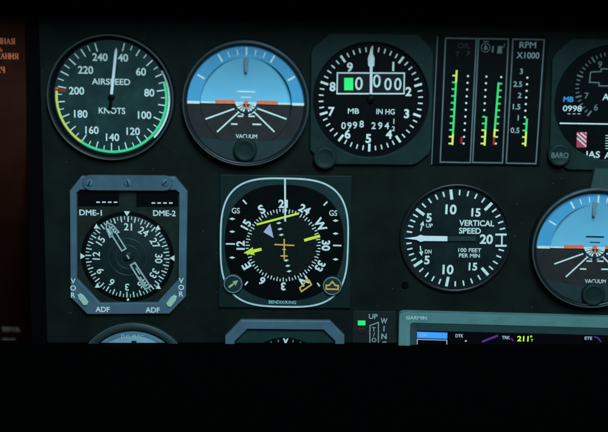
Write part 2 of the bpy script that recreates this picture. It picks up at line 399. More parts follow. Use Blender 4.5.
q = MB(); q.arc(c, 52.6, 55, A(160), A(199), 1.0, 1.2); I.part('yellow_arc', q, M['yellow'], parent=face)
q = MB(); q.arc(c, 52.6, 55, 72, A(160), 1.0, 1.2); I.part('green_arc', q, M['green'], parent=face)
q = MB(); q.arc(c, 55.6, 57.6, 61, 133, 1.0, 1.2); I.part('white_arc', q, M['white'], parent=face)
q = MB(); q.strip(pol(c, 45.5, 277.3), pol(c, 56, 277.3), 2.4, 1.0, 1.25); I.part('red_line', q, M['red'], parent=face)
q = MB(); piv = I.loc(111.2, 97.2, 3); tip = I.loc(116.3, 47.5, 3)
q.line([piv, (tip[0] * .93 + piv[0] * .07, tip[1] * .93 + piv[1] * .07)], 2.6, 2.6, 3.2)
q.poly([(tip[0] - 1.6, tip[1] - 3.4), (tip[0] + 1.0, tip[1] - 3.4), tip], 2.6, 3.2)
nd = I.part('needle', q, M['needle'])
tl = I.loc(109.8, 110, 3); q = MB(); q.strip(piv, tl, 2.4, 2.6, 3.1, 3.6); I.part('needle_tail', q, M['black'], parent=nd)
q = MB(); q.lathe(piv, [(3.2, 1.0), (3.1, 3.4), (2.4, 3.9), (0, 4.0)], 32); I.part('hub', q, M['black'])

# ------------------------------------------------------------------ attitude indicators
def attitude(label, px, py, dark):
    I = Inst('attitude_indicator', label, 'gauge', px, py, 'attitude indicators with a blue sky half')
    L = lambda x, y, wd=1.0: I.loc(px + x, py + y, wd)
    WR = 9.0                                                # front of the bank ring; the cards sit well behind it
    c = L(0, 0, WR); cb = L(-0.5, 0.6, 15); c1 = L(0, -0.3, 1)
    q = MB(); q.lathe(cb, [(57.0, 4), (57.0, 12.5), (57.6, 14.2), (58.8, 15.0), (60.3, 14.6), (61.2, 13.4), (61.6, 11), (62.2, 0)], 128); b = I.part('bezel', q, M['bezel'])
    q = MB(); q.lathe(cb, [(60.0, 14.7), (60.4, 15.2), (61.3, 14.2), (61.6, 12.4)], 128); I.part('bezel_rim', q, M['rim'], parent=b)
    q = MB(); NX, NY = 24, 16; g = []                        # card made hollow, rolled forward to shade it towards the top
    for j in range(NY + 1):
        yy = -0.6 + 48.6 * j / NY; hw = math.sqrt(max(0.5, 50.0 ** 2 - yy * yy))
        for i in range(NX + 1): g.append((c1[0] - hw + 2 * hw * i / NX, c1[1] + yy, 1.0 + .0038 * max(0, yy) ** 2))
    q.add(g, [(j * (NX + 1) + i, j * (NX + 1) + i + 1, (j + 1) * (NX + 1) + i + 1, (j + 1) * (NX + 1) + i) for j in range(NY) for i in range(NX)], True)
    sky = I.part('sky_card', q, M['sky'])
    q = MB(); q.sector(c1, 52, 91.0, 269.0, 0.2, 1.0); gr = I.part('ground_card', q, M['ground'])
    q = MB(); q.arc(c, 44.6, 58.5, -90.5, 90.5, 0.4, WR, 60); ring = I.part('sky_ring', q, M['sky_ring'])
    q = MB(); q.arc(c, 44.6, 58.5, 90.5, 269.5, 0.4, WR, 60); gring = I.part('ground_ring', q, M['ground_ring'])
    q = MB()
    for a in (-60, -30, 0, 30, 60): q.strip(pol(c, 46.5, a), pol(c, 54.5, a), 1.6, WR, WR + .15)
    for a in (-20, -10, 10, 20): q.strip(pol(c, 47.5, a), pol(c, 53, a), 1.0, WR, WR + .15)
    for s_ in (-1, 1): q.strip((c[0] + s_ * 45, c[1] + .2), (c[0] + s_ * 57, c[1] + .2), 2.6, WR, WR + .15)
    I.part('bank_marks', q, M['white'], parent=ring)
    q = MB(); q.strip((c1[0] - 45, c1[1] + .1), (c1[0] + 45, c1[1] + .1), 1.6, 1.0, 1.15); I.part('horizon_line', q, M['white'], parent=sky)
    q = MB(); q.m = 0
    q.strip(L(-9, -12.0), L(9, -11.6), 1.5, 1.0, 1.85); q.strip(L(-5, -6.2), L(5, -6.0), 1.0, 1.0, 1.4)
    I.part('pitch_lines', q, M['skyline_dark'] if dark else M['white'], parent=sky)
    q = MB()                                                # white fan below the horizon, printed on the ground card
    cc = L(0.3, .8)
    for k, a in enumerate((96, 117, 138, 159, 201, 222, 243, 264)):
        q.poly([pol(cc, 3.0, a - 3), pol(cc, 11.2, a - 8.2), pol(cc, 11.2, a + 8.2), pol(cc, 3.0, a + 3)], 1.0, 1.18)
    for xa, ya, xb, yb in ((-11.5, 5.2, -40.5, 15.6), (-7.2, 8.5, -29, 28.5), (11.5, 5.0, 40.5, 15.6), (8, 8.4, 28.5, 28.5)):
        q.strip(L(xa, ya), L(xb, yb), 1.5, 1.0, 1.15)
    for x, y, hw in ((-5.6, 12.6, 2.8), (5.6, 12.7, 3.2), (-11.7, 20.5, 3.2), (10.8, 20.8, 4.4)):
        q.strip(L(x - hw, y), L(x + hw, y + .2), 1.5, 1.0, 1.15)
    q.text('VACUUM', L(.4, 32.8), 4.0, 1.15, bold=.01, width=21)
    I.part('ground_marks', q, M['white'], parent=gr)
    q = MB()
    q.line([L(-11.5, .4, 2), L(-9.5, 4.6, 2), L(-4.5, 8.6, 2), L(.2, 9.4, 2), L(5, 8.6, 2), L(9.8, 4.6, 2), L(11.5, .2, 2)], 1.6, 1.6, 2.3)
    sym = I.part('aircraft_symbol', q, M['skyline_dark'])
    for a_, b_ in (((-30.5, -1.8), (-11, -1.6)), ((11, -1.2), (32, -.6))):
        q = MB(); q.strip(L(*a_, 2.2), L(*b_, 2.2), 3.6, 1.5, 2.6); I.part('wing', q, M['orange'], parent=sym)
    q = MB(); q.disc(L(.2, -1.2, 2.2), 2.1, 1.4, 2.7, 24); q.strip(L(.2, 0, 2), L(.2, 6, 2), 1.5, 1.4, 2.2); I.part('centre_dot', q, M['orange'], parent=sym)
    q = MB(); p = L(.4, -46, WR + 1); q.poly([(p[0] - 2.6, p[1]), (p[0] + 2.6, p[1]), (p[0] + 1.5, p[1] - 13), (p[0], p[1] - 15), (p[0] - 1.5, p[1] - 13)], WR + .4, WR + 1)
    I.part('bank_pointer', q, mat('pointer_tan', (0.16, 0.25, 0.27), .5, .2))
    q = MB(); pts = [pol(cb, 57.6, 126 + 4.5 * i) for i in range(25)]
    e0, e1 = pts[-1], pts[0]; yt = L(0, 38.0, 11)[1]
    pts += [(e0[0] + (e1[0] - e0[0]) * i / 24, yt + (e0[1] - yt) * (abs(i - 12) / 12) ** 2) for i in range(1, 24)]
    q.poly(pts, 8.0, 10.6); cov = I.part('lower_cover', q, M['bezel_teal'])
    k = L(-1.0, 46.8, 16)
    knob(I, k, 11.7, 10.4, 16.8, M['housing'])
    return I
attitude('attitude gauge with white pitch lines, between the airspeed gauge and the altimeter', 246, 103.4, False)
attitude('attitude gauge with dark pitch lines, right of the vertical speed gauge', 594.8, 248.4, True)

# ------------------------------------------------------------------ altimeter
I = Inst('altimeter', 'square housed altimeter with digit window and green block, beside the engine bars', 'gauge', 370.5, 99)
hx = [(311, 49), (329, 33.5), (418, 34), (433.5, 51), (431, 152), (415, 165), (326, 164), (310, 150)]
hp = I.locs(hx, 4); c = I.loc(370.8, 99.2)
circ = []
for x, y in hp: circ.append((x, y))
cen = I.loc(370.8, 100, 4)
def square_housing(I, pts, cen, r, w0, w1, m, seg=96):
    """housing plate whose outline is pts with a round opening r"""
    outer = []; inner = []
    for i in range(seg):
        a = 360 * i / seg; d = (math.sin(R(a)), math.cos(R(a))); best = None
        for k in range(len(pts)):
            p, q_ = pts[k], pts[(k + 1) % len(pts)]
            ex, ey = q_[0] - p[0], q_[1] - p[1]; det = d[0] * -ey + d[1] * ex
            if abs(det) < 1e-9: continue
            fx, fy = p[0] - cen[0], p[1] - cen[1]
            tt = (fx * -ey + fy * ex) / det; uu = (d[0] * fy - d[1] * fx) / det
            if tt > 0 and -1e-6 <= uu <= 1 + 1e-6: best = tt if best is None else max(best, tt)
        best = best or r + 5
        outer.append((cen[0] + d[0] * best, cen[1] + d[1] * best)); inner.append(pol(cen, r, a))
    q = MB(); q.frame(outer, inner, w0, w1, .9); return I.part('housing', q, m)
square_housing(I, hp, cen, 56.5, 0, 5.6, M['housing'])
q = MB(); q.disc(c, 57.5, -1, 0.7, 96); face = I.part('dial_face', q, M['black'])
q = MB()
for k in range(50):
    a = k * 7.2; mj = k % 5 == 0
    q.strip(pol(c, 44.2 if mj else 46.4, a), pol(c, 52 if mj else 51, a), 2.3 if mj and k else 1.25, .7, .85)
I.part('tick_marks', q, M['white'], parent=face)
q = MB()
for s_, x, y in (('9', 349.8, 67), ('1', 393.3, 66.3), ('2', 408.6, 91.5), ('3', 406.6, 113.6), ('4', 389, 134.3), ('5', 368.4, 138.4), ('6', 347.6, 134), ('7', 331.4, 111.4), ('8', 332.6, 86.6)):
    q.text(s_, I.loc(x, y), 8.4, .85, bold=.03)
I.part('numerals', q, M['white'], parent=face)
q = MB(); q.text('MB', I.loc(353.5, 111), 5.2, .85, width=11, bold=.01); q.text('IN HG', I.loc(385.6, 111.6), 5.2, .85, width=18, bold=.01)
I.part('unit_lettering', q, M['white'], parent=face)
q = MB(); q.line([I.loc(337.4, 72.8), I.loc(404.3, 73), I.loc(404, 93.6), I.loc(337, 93.6)], 1.3, .7, 1.5, True); I.part('window_frame', q, M['white'], parent=face)
q = MB(); q.poly(I.locs([(337.4, 72.8), (404.3, 73), (404, 93.6), (337, 93.6)]), .6, .74); dr = I.part('digit_drum', q, mat('drum_black', (.006, .01, .009), .5, .2), parent=face)
q = MB(); q.text('0', I.loc(358.9, 83.4), 12.5, .86, bold=.01, sx=.92); q.text('0', I.loc(376.8, 80.8), 12.5, .86, bold=.01, sx=.92)
q.text('0', I.loc(388, 84), 11.8, .86, bold=.01, sx=.92); q.text('0', I.loc(397.8, 84), 11.8, .86, bold=.01, sx=.92)
for i, (s_, x, dy) in enumerate((('0', 343.6, 0), ('9', 349.4, 0), ('9', 355, -.4), ('8', 361.6, -1.6), ('2', 373.6, 0), ('9', 380.2, 0), ('4', 386.8, 0))):
    q.text(s_, I.loc(x, 125.6 + dy), 6.6, .86, bold=.012)
q.text('1', I.loc(393.9, 121.2), 5.0, .86, bold=.01); q.text('2', I.loc(393.4, 128.6), 4.6, .86, bold=.01)
I.part('counter_digits', q, M['white'], parent=face)
q = MB(); q.poly(I.locs([(344.2, 77.8), (353.2, 77.8), (353.2, 90.2), (344.2, 90.2)]), .74, .9); I.part('green_block', q, M['led_green'], parent=face)
q = MB(); wn = 3.4
q.poly(I.locs([(371.1, 46.5), (372.6, 53), (374.6, 58), (374.2, 65.5), (372.6, 67), (372.2, 94), (369.8, 94), (369.8, 67), (368.2, 65.5), (367.9, 58), (369.7, 53)], wn), 2.4, wn)
nd = I.part('needle', q, M['needle'])
q = MB(); q.lathe(I.loc(371, 99, 2), [(4, .7), (3.9, 3.4), (3, 4), (0, 4.1)], 32); I.part('hub', q, M['black'])
k = I.loc(325, 157.5, 6); knob(I, k, 11.6, 0, 10, M['housing'])

# ------------------------------------------------------------------ engine bar panel
I = Inst('engine_bar_panel', 'black panel of three framed columns with green engine bars, headed RPM X1000 on its right', 'gauge', 490, 100)
q = MB(); q.plate(I.locs([(437.6, 35), (549, 35.5), (539.5, 166), (431.4, 165)], 2), 0, 2.0, .7); base = I.part('base_plate', q, M['black'])
q = MB(); q.line(I.locs([(437.6, 36), (431.6, 164.5)], 2), .9, 1.7, 2.3); I.part('edge_trim', q, M['line_grey'], parent=base)
for quad in (((445.6, 38), (476.4, 38.5), (470.2, 162.6), (440.2, 162)), ((478.6, 38.5), (508.4, 39), (502.4, 162.8), (472.6, 162.4)), ((513, 39), (544.2, 39.6), (535.8, 163.6), (506.2, 163))):
    q = MB(); q.line(I.locs(quad, 2.3), 1.3, 2.0, 2.7, True); I.part('column_frame', q, M['line_grey'])
def lerp(a, b, f): return a[0] + (b[0] - a[0]) * f, a[1] + (b[1] - a[1]) * f
def bar(top, bot, n, side, segs, m_names, ticks=True):
    """a column of LED segments (segs: (from,to,material)) with n scale dots"""
    q = MB(); names = ['led_dot', 'led_dimgreen', 'led_yellow', 'led_red']
    for i in range(n):
        f = i / (n - 1); p = I.loc(*lerp(top, bot, f), 2.1)
        m_ = 0
        for a, b_, nm in segs:
            if a - .01 <= f <= b_ + .01 and nm != 'led_red': m_ = names.index(nm)
        q.m = m_
        if m_ == 0: q.disc(p, 1.05, 2.0, 2.25, 12)
        else: q.strip((p[0] - 1.5, p[1]), (p[0] + 1.5, p[1]), 1.6, 2.0, 2.2)
    for a, b_, nm in segs:
        q.m = names.index(nm); o_ = side
        pa, pb = lerp(top, bot, a), lerp(top, bot, b_)
        q.strip(I.loc(pa[0] + o_, pa[1], 2.1), I.loc(pb[0] + o_, pb[1] , 2.1), 1.9, 2.0, 2.3)
    I.part('bar_scale', q, [M[x] for x in names])
bar((454.0, 75.5), (450.0, 143.5), 11, 2.4, [(-.08, .1, 'led_yellow'), (.1, .86, 'led_dimgreen'), (.86, 1.02, 'led_yellow')], None)
bar((468, 76), (463.6, 143.5), 11, -2.4, [(.9, 1.0, 'led_red')], None)
bar((486.4, 76.5), (482.2, 143.5), 11, 2.4, [(.6, .8, 'led_dimgreen'), (.8, 1.03, 'led_yellow')], None)
bar((501.2, 77), (495.8, 143.5), 11, -2.2, [(.08, .78, 'led_dimgreen'), (.78, .9, 'led_yellow'), (.9, 1.02, 'led_red')], None)
bar((527.4, 77.6), (523.4, 143.6), 11, 2.0, [(.62, .82, 'led_dimgreen'), (.82, 1.04, 'led_yellow')], None)
q = MB()
for s_, x, y in (('3', 521.4, 71.2), ('2.5', 517.8, 84), ('2', 519.6, 95.2), ('1.5', 516.6, 106.6), ('1', 518.2, 117.8), ('0.5', 515, 130.2)):
    q.text(s_, I.loc(x, y, 2), 5.2, 2.2, bold=.015)
q.text('RPM', I.loc(527.8, 44.8, 2), 6.0, 2.2, width=16, bold=.008); q.text('X1000', I.loc(528, 55.2, 2), 6.0, 2.2, width=22, bold=.008)
I.part('scale_lettering', q, mat('grey_print_light', (.36, .46, .42), .5, .2))
q = MB(); q.text('OIL', I.loc(464, 45.6, 2), 5, 2.2, width=12); q.text('T', I.loc(457.3, 53.8, 2), 5, 2.2); q.text('P', I.loc(468.6, 53.6, 2), 5, 2.2)
I.part('faint_lettering', q, M['faint'])
q = MB()
cc = I.loc(485.6, 47.6, 2); q.lathe(cc, [(4.6, 2.0), (4.5, 2.25), (3.9, 2.25), (3.8, 2.0)], 28)
q.poly([(cc[0], cc[1] + 3.4), (cc[0] + 1.9, cc[1] - .4), (cc[0] + 1.2, cc[1] - 2.1), (cc[0] - 1.2, cc[1] - 2.1), (cc[0] - 1.9, cc[1] - .4)], 2.0, 2.25)
q.strip((cc[0] - 2.5, cc[1] + 6), (cc[0] + 2.5, cc[1] + 6), .9, 2.0, 2.2)
p = I.loc(492.4, 49.6, 2); q.strip((p[0] + .2, p[1] - 2.6), (p[0] + .5, p[1] + 3.6), 1.6, 2.0, 2.2)
p = I.loc(499.8, 48.6, 2); q.poly([(p[0] - 2.2, p[1] - 3.6), (p[0] + 2, p[1] - 3.6), (p[0] + 2.2, p[1] + 2.6), (p[0] - 2.0, p[1] + 2.6)], 2.0, 2.2)
q.strip((p[0] - 2.8, p[1] - 4), (p[0] + 2.8, p[1] - 4), .9, 2.0, 2.21); q.line([(p[0] + 2.3, p[1] + 1), (p[0] + 4, p[1] + 2), (p[0] + 4.3, p[1] + 5)], .7, 2.0, 2.2)
I.part('pump_and_oil_symbols', q, M['dim'])

# ------------------------------------------------------------------ combined altitude and speed display, top right
I = Inst('altitude_alert_display', 'octagon housed display with red striped flag, IAS lettering and a BARO knob', 'gauge', 613, 103)
hp = I.locs([(552.2, 57), (571, 38.6), (655, 40), (675, 60), (671, 152), (656, 171), (566, 169.8), (549.6, 150)], 4)
cen = I.loc(613, 103, 4); c = I.loc(613, 103)
hs = square_housing(I, hp, cen, 56.8, 0, 4.4, M['housing'])
q = MB(); q.plate(I.locs([(595, 169.5), (636, 170), (640, 193.5), (589.5, 193)], 13), 0, 13.0, 1.2); I.part('lower_lug', q, mat('lug_teal', (.03, .06, .05), .55, .2, .12, 120, .2), parent=hs)
q = MB(); q.disc(c, 58, -1, .7, 96); face = I.part('dial_face', q, M['black'])
cd_ = I.loc(611, 87)
q = MB()
for k in range(50):
    a = k * 7.2
    if 100 < a < 214: continue
    mj = k % 5 == 0
    q.strip(pol(cd_, 29.5 if mj else 31, a), pol(cd_, 35.5 if mj else 34.6, a), 1.5 if mj else .9, .7, .85)
I.part('tick_marks', q, M['dim'], parent=face)
q = MB(); q.text('9', I.loc(600, 64.3), 6, .85, bold=.01); q.text('7', I.loc(586.6, 95.6), 6, .85, bold=.01); q.text('6', I.loc(596, 107.4), 6, .85, bold=.01)
q.text('1', I.loc(622, 64.3), 6, .85, bold=.01); q.text('2', I.loc(633, 78), 6, .85, bold=.01); q.text('8', I.loc(586, 79), .1, .85)
I.part('numerals', q, M['dim'], parent=face)
q = MB(); q.line(I.locs([(590.6, 72), (601, 71.4), (601, 68.8), (634, 69), (634, 86), (599, 85.8), (599, 82.6), (589.4, 82.2)]), 1.1, .7, 1.3, True)
I.part('window_frame', q, M['dim'], parent=face)
q = MB(); q.text('ALT', I.loc(602.6, 96.8), 6.4, .85, bold=.015, align='l'); I.part('dial_lettering', q, M['white'], parent=face)
q = MB(); q.text('IAS', I.loc(593.2, 154.4), 6.4, .85, bold=.015, width=13.5); q.text('ALT', I.loc(604.4, 155.4), 6.4, .85, bold=.015, align='l')
I.part('mode_lettering', q, M['white'], parent=face)
q = MB(); q.text('0998', I.loc(572.4, 108.4), 5.6, .85, bold=.008, width=18.5)
for x in (569, 574, 579): q.strip(I.loc(x - 1.4, 113.8), I.loc(x + 1.4, 113.8), .6, .7, .85)
I.part('pressure_digits', q, M['white'], parent=face)
q = MB()
for i in range(6): q.strip(I.loc(605.4, 135.5 + i * 2.6), I.loc(608.4, 135.5 + i * 2.6), .7, .7, .85)
I.part('flag_scale', q, M['white'], parent=face)
q = MB(); q.text('MB', I.loc(568.6, 99.2), 5, .85, bold=.03, width=10); I.part('blue_lettering', q, M['cyan_print'], parent=face)
q = MB(); q.strip(I.loc(559.6, 123.2), I.loc(666, 125), 1.3, .7, 1.0); I.part('divider_line', q, M['white'], parent=face)
q = MB(); q.poly(I.locs([(577, 132), (587, 132.2), (586.4, 147.6), (576.4, 147.4)]), .7, .9); fl = I.part('warning_flag', q, M['pink'])
q = MB(); a = I.locs([(577, 132), (587, 132.2), (586.4, 147.6), (576.4, 147.4)])
for i in range(4):
    y0 = 147.0 - i * 4.4; ytop = y0 - 8.0
    p1, p2 = (577, max(132.6, y0 - 9.0)), (586.2, y0 - .6)
    if p2[1] > 147.2: p2 = (585.2, 147)
    if y0 - 9 < 132.6: p1 = (577 + (132.6 - (y0 - 9)) / 8.4 * 9.2, 132.6)
    q.strip(I.loc(*p1), I.loc(*p2), 1.3, .8, 1.0)
I.part('flag_stripes', q, M['white'], parent=fl)
k = I.loc(559.6, 155, 8); kb = knob(I, k, 11.4, 0, 10.4, M['housing'])
q = MB(); q.text('BARO', I.loc(560, 155.2, 10), 5.4, 10.15, bold=.01, width=16.5); I.part('knob_lettering', q, M['dim'], parent=kb)

# ------------------------------------------------------------------ radio magnetic indicator with distance displays
I = Inst('radio_magnetic_indicator', 'steel blue framed compass gauge with DME-1 and DME-2 displays and VOR ADF buttons', 'gauge', 128, 245)
outer = I.locs([(69.5, 191), (81, 176.5), (175, 177), (187.5, 192), (186, 297), (169.5, 314), (87, 314.5), (70.5, 297.5)], 5)
inner = I.locs([(76.6, 193), (80, 190), (176, 190.4), (179, 193), (178.4, 279.5), (157, 303), (100, 303.4), (77, 279)], 5)
q = MB(); q.frame(outer, inner, 0, 5.2, 1.1); fr = I.part('frame', q, M['steel_blue'])
rr = []
for cx_, cy_, a0 in ((165, 183, 0), (165, 183, 90), (90, 182.6, 180), (90, 182.6, 270)):
    pc = I.loc(cx_, cy_, 6)
    for i in range(7): rr.append(pol(pc, 7.6, a0 + 15 * i))
q = MB(); q.plate(rr, 4.5, 7.2, 1.0); tb = I.part('top_bar', q, mat('top_bar_blue', (.056, .110, .128), .55, .25, .2, 90, .3, 2600, dust=.2))
for x, a in ((89.3, 20), (127.6, -15), (165, 45)): panel_screw(I, x, 182.8, 7.2, 3.8, tb, 'steel_blue', a)
q = MB(); q.poly(I.locs([(75, 189), (181, 189), (181, 281), (158, 305), (99, 305), (75, 281)], .8), -1, .8); I.part('back_plate', q, mat('back_plate', (.012, .018, .013), .55, .15, .4, 120))
for x0, x1, y in ((78, 119, 198.6), (136.5, 178, 199.2)):
    q = MB(); q.poly(I.locs([(x0, y - 8), (x1, y - 8), (x1, y + 7.6), (x0, y + 7.6)], 1.2), .7, 1.2); d = I.part('distance_display', q, M['screen'])
    q = MB()
    for i in range(4):
        xx = x0 + 20.2 + i * 5.8 if x0 < 100 else x0 + 17 + i * 5.8
        q.strip(I.loc(xx - 1.9, 202.2 if x0 < 100 else 203, 1.3), I.loc(xx + 1.7, 202.2 if x0 < 100 else 203, 1.3), 1.2, 1.1, 1.35)
    I.part('dashes', q, mat('display_white', (.7, .75, .68), .5, .2, 0, 300, emit=.15), parent=d)
for s_, x, y in (('DME-1', 90.6, 212.6), ('DME-2', 164.4, 213.2)):
    q = MB(); q.text(s_, I.loc(x, y, .9), 5.6, .95, bold=.02, width=22.5); I.part('distance_lettering', q, M['white'])
c = I.loc(127.6, 257)
q = MB(); q.disc(c, 47, .5, 1.0, 80); dk = I.part('dial_surround', q, M['black'])
q = MB(); q.lathe(c, [(43.0, 1.0), (43, 1.4), (42.6, 1.6), (0, 1.6)], 80); card = I.part('compass_card', q, M['dial_slate'])
q = MB()
for k in range(72):
    a = k * 5 + 1.5
    q.strip(pol(c, 36.6 if k % 2 == 0 else 38.8, a), pol(c, 42.3, a), 1.15 if k % 2 == 0 else .7, 1.6, 1.72)
I.part('tick_marks', q, M['white'], parent=card)
q = MB(); hd = 210
for s_, h_ in (('3', 30), ('6', 60), ('9', 90), ('12', 120), ('15', 150), ('18', 180), ('21', 210), ('24', 240), ('27', 270), ('30', 300), ('33', 330), ('36', 0)):
    a = h_ - hd + 1.5; q.text(s_, pol(c, 31.5, a), 7.2, 1.72, rot=a, bold=.016)
I.part('numerals', q, M['white'], parent=card)
q = MB()
for k in range(8):
    a = 45 * k; p = pol(c, 43.6, a)
    if k == 4: q.disc(pol(c, 44.6, 180), 1.2, 1.0, 2.2, 14); continue
    pp = [pol(c, 42.6, a), pol(c, 47.4, a - 3.6), pol(c, 47.4, a + 3.6)]
    if k % 2: pp = [(p[0], p[1] + 3.2), (p[0] - 2.6, p[1] - 1.6), (p[0] + 2.6, p[1] - 1.6)]
    q.poly(pp, 1.0, 2.2)
I.part('index_triangles', q, M['white'], parent=dk)
for r_ in (12, 19): 
    q = MB(); q.lathe(c, [(r_ - .6, 1.6), (r_ - .2, 1.85), (r_ + .2, 1.85), (r_ + .6, 1.6)], 64); I.part('centre_ring', q, mat('ring_slate', (.014, .03, .028), .45, .3), parent=card)
ca = I.loc(128, 256.5, 3); na = -31
def along(f, s_): x, y = pol(ca, f, na); px_, py_ = pol((0, 0), s_, na + 90); return x + px_, y + py_
q = MB()
q.line([along(8, -2.4), along(26, -2.4), along(26, -5.2), along(35.5, -3.6), along(40.5, 0), along(35.5, 3.6), along(26, 5.2), along(26, 2.4), along(8, 2.4)], 1.4, 2.4, 3.2, True)
q.line([along(27, -1.6), along(33, -1), along(36, 0), along(33, 1), along(27, 1.6)], 1.2, 2.5, 3.1)
q.line([along(-9, -2.6), along(-38, -3.0), along(-38, 3.0), along(-9, 2.6)], 1.5, 2.4, 3.2, True)
q.strip(along(-24, -.8), along(-36, -.8), 1.6, 2.4, 3.1); q.strip(along(-14, .6), along(-22, .6), 1.2, 2.4, 3.1)
I.part('bearing_needle', q, M['needle_outline'])
q = MB(); q.lathe(ca, [(5, 1.7), (4.9, 2.8), (4, 3.5), (0, 3.6)], 32); hb = I.part('hub', q, M['dial_slate'])
q = MB(); q.strip(along(2, 0), along(-2.4, 0), 1.5, 3.4, 3.8); I.part('hub_mark', q, M['needle_outline'], parent=hb)
for x, ys in ((73.1, (281, 288, 295.2)), (181.2, (280.6, 287.4, 294))):
    q = MB()
    for s_, y in zip('VOR', ys): q.text(s_, I.loc(x, y, 5.3), 5.2, 5.35, bold=.02)
    I.part('button_lettering', q, M['white'], parent=fr)
for x, y in ((102.6, 309.4), (152.6, 310)):
    q = MB(); q.text('ADF', I.loc(x, y, 5.3), 5.4, 5.35, bold=.02, width=14.5); I.part('button_lettering', q, M['white'], parent=fr)
for x, y, an in ((83, 299.6, -36), (171.6, 301.2, 36)):
    p = I.loc(x, y, 6); q = MB()
    pts = [(-3.0, -5.5), (0, -7), (3.0, -5.5), (3.2, 3), (1.6, 7), (-1.6, 7), (-3.2, 3)]
    ca_, sa_ = math.cos(R(-an)), math.sin(R(-an))
    q.plate([(p[0] + a * ca_ - b * sa_, p[1] + a * sa_ + b * ca_) for a, b in pts], 4.8, 7.2, .8)
    I.part('selector_button', q, M['mint'])

# ------------------------------------------------------------------ horizontal situation indicator
I = Inst('horizontal_situation_indicator', 'large square compass gauge with pale rounded outline and lime course arrow', 'gauge', 284, 243)
q = MB(); q.plate(I.locs([(220, 174.5), (352, 176), (350.5, 308.5), (218.5, 307.5)], 3), 0, 3.2, .9); pl = I.part('face_plate', q, M['hsi_plate'])
ctr = I.loc(284.3, 243.2, 3)
def superell(a, b, n_, N=120):
    out = []
    for i in range(N):
        th = 2 * math.pi * i / N; cx_, sy_ = math.cos(th), math.sin(th)
        out.append((ctr[0] + a * math.copysign(abs(cx_) ** (2 / n_), cx_), ctr[1] + b * math.copysign(abs(sy_) ** (2 / n_), sy_)))
    return out
q = MB(); q.poly(superell(63.4, 65.9, 3.2), 3.0, 3.4); I.part('mask', q, M['hsi_mask'], parent=pl)
q = MB(); q.line(superell(63.8, 66.4, 3.2), 1.6, 3.2, 3.9, True); I.part('outline', q, M['hsi_line'], parent=pl)
q = MB()
pts = [(ctr[0] + 59.6 * math.copysign(abs(math.cos(t_)) ** (2 / 2.4), math.cos(t_)), ctr[1] + 60 * math.copysign(abs(math.sin(t_)) ** (2 / 2.4), math.sin(t_))) for t_ in [2 * math.pi * i / 100 for i in range(100)]]
q.poly(pts, 3.3, 3.55); face = I.part('dial_face', q, M['black'])
c = I.loc(283.2, 245.4, 3.6)
q = MB(); q.disc(c, 34.0, 3.5, 3.62, 80); I.part('inner_disc', q, mat('inner_disc', (.0045, .0085, .006), .5, .15, .2), parent=face)
hd = 211
q = MB()
for k in range(72):
    a = k * 5 - hd
    q.strip(pol(c, 33.4 if k % 2 == 0 else 34.8, a), pol(c, 37.6, a), 1.0, 3.6, 3.72)
I.part('tick_marks', q, M['white'], parent=face)
q = MB()
for s_, h_ in (('3', 30), ('6', 60), ('E', 90), ('12', 120), ('15', 150), ('S', 180), ('21', 210), ('24', 240), ('W', 270), ('30', 300), ('33', 330), ('N', 0)):
    a = h_ - hd; q.text(s_, pol(c, 42.8, a), 8.6 if s_ in 'NESW' else 7.8, 3.72, rot=a, bold=.035, sx=1.0)
q.text('GS', I.loc(235.8, 210.6, 3.6), 5.6, 3.72, bold=.008, width=8); q.text('GS', I.loc(333.2, 213, 3.6), 5.6, 3.72, bold=.008, width=8)
I.part('numerals', q, M['white'], parent=face)
for x, ys, bars in ((232.2, (218.8, 231.6, 257.6), (((225.8, 243.8), (235, 244)), ((243, 200), (246.6, 204)), ((247.8, 281.6), (245, 285)))),
                    (335.6, (220.6, 233.6, 259.4), (((333, 245.4), (341.4, 245.6)), ((327.4, 201.6), (323.6, 205.4)), ((317.2, 283), (319.8, 286.2))))):
    q = MB()
    for y in ys:
        p = I.loc(x, y, 3.6); q.poly([(p[0] - 3, p[1]), (p[0], p[1] - 1.3), (p[0] + 3, p[1]), (p[0], p[1] + 1.3)], 3.5, 3.75)
    for a_, b_ in bars: q.strip(I.loc(*a_, 3.6), I.loc(*b_, 3.6), 1.5, 3.5, 3.75)
    I.part('scale_marks', q, M['white'], parent=face)
q = MB()
for x, y in ((278.8, 223), (280, 229), (281.4, 234.8), (286.2, 260.4), (287.8, 265.8), (289.2, 271.2)):
    p = I.loc(x, y, 3.6); q.poly([(p[0] - 2.6, p[1] - .3), (p[0], p[1] - 1.2), (p[0] + 2.6, p[1] + .3), (p[0], p[1] + 1.2)], 3.6, 3.75)
I.part('deviation_dots', q, M['white'], parent=face)
wz = 4.6
q = MB(); q.poly(I.locs([(243.6, 253.2), (253, 247.2), (252.8, 249.6), (261.2, 247.9), (261.8, 250.6), (253.8, 252.8), (254.8, 255.2)], wz), 4.0, wz); arw = I.part('course_arrow', q, M['lime'])
q = MB(); q.strip(I.loc(304.2, 240.4, wz), I.loc(320, 236, wz), 2.8, 4.0, wz); I.part('course_arrow_tail', q, M['lime'], parent=arw)
q = MB(); q.strip(I.loc(256.6, 224.6, 5.4), I.loc(298, 213.6, 5.4), 2.0, 4.9, 5.4); I.part('deviation_bar', q, M['lime'])
q = MB(); q.poly(I.locs([(263.4, 232), (270.2, 223.6), (273.6, 238)], 4.2), 3.7, 4.2); I.part('to_flag', q, M['lilac'])
q = MB(); z_ = 5.0
q.strip(I.loc(274.4, 244.6, z_), I.loc(294.4, 245.6, z_), 1.3, 4.4, z_); q.strip(I.loc(284.2, 239, z_), I.loc(284.2, 259.5, z_), 1.3, 4.4, z_ + .1)
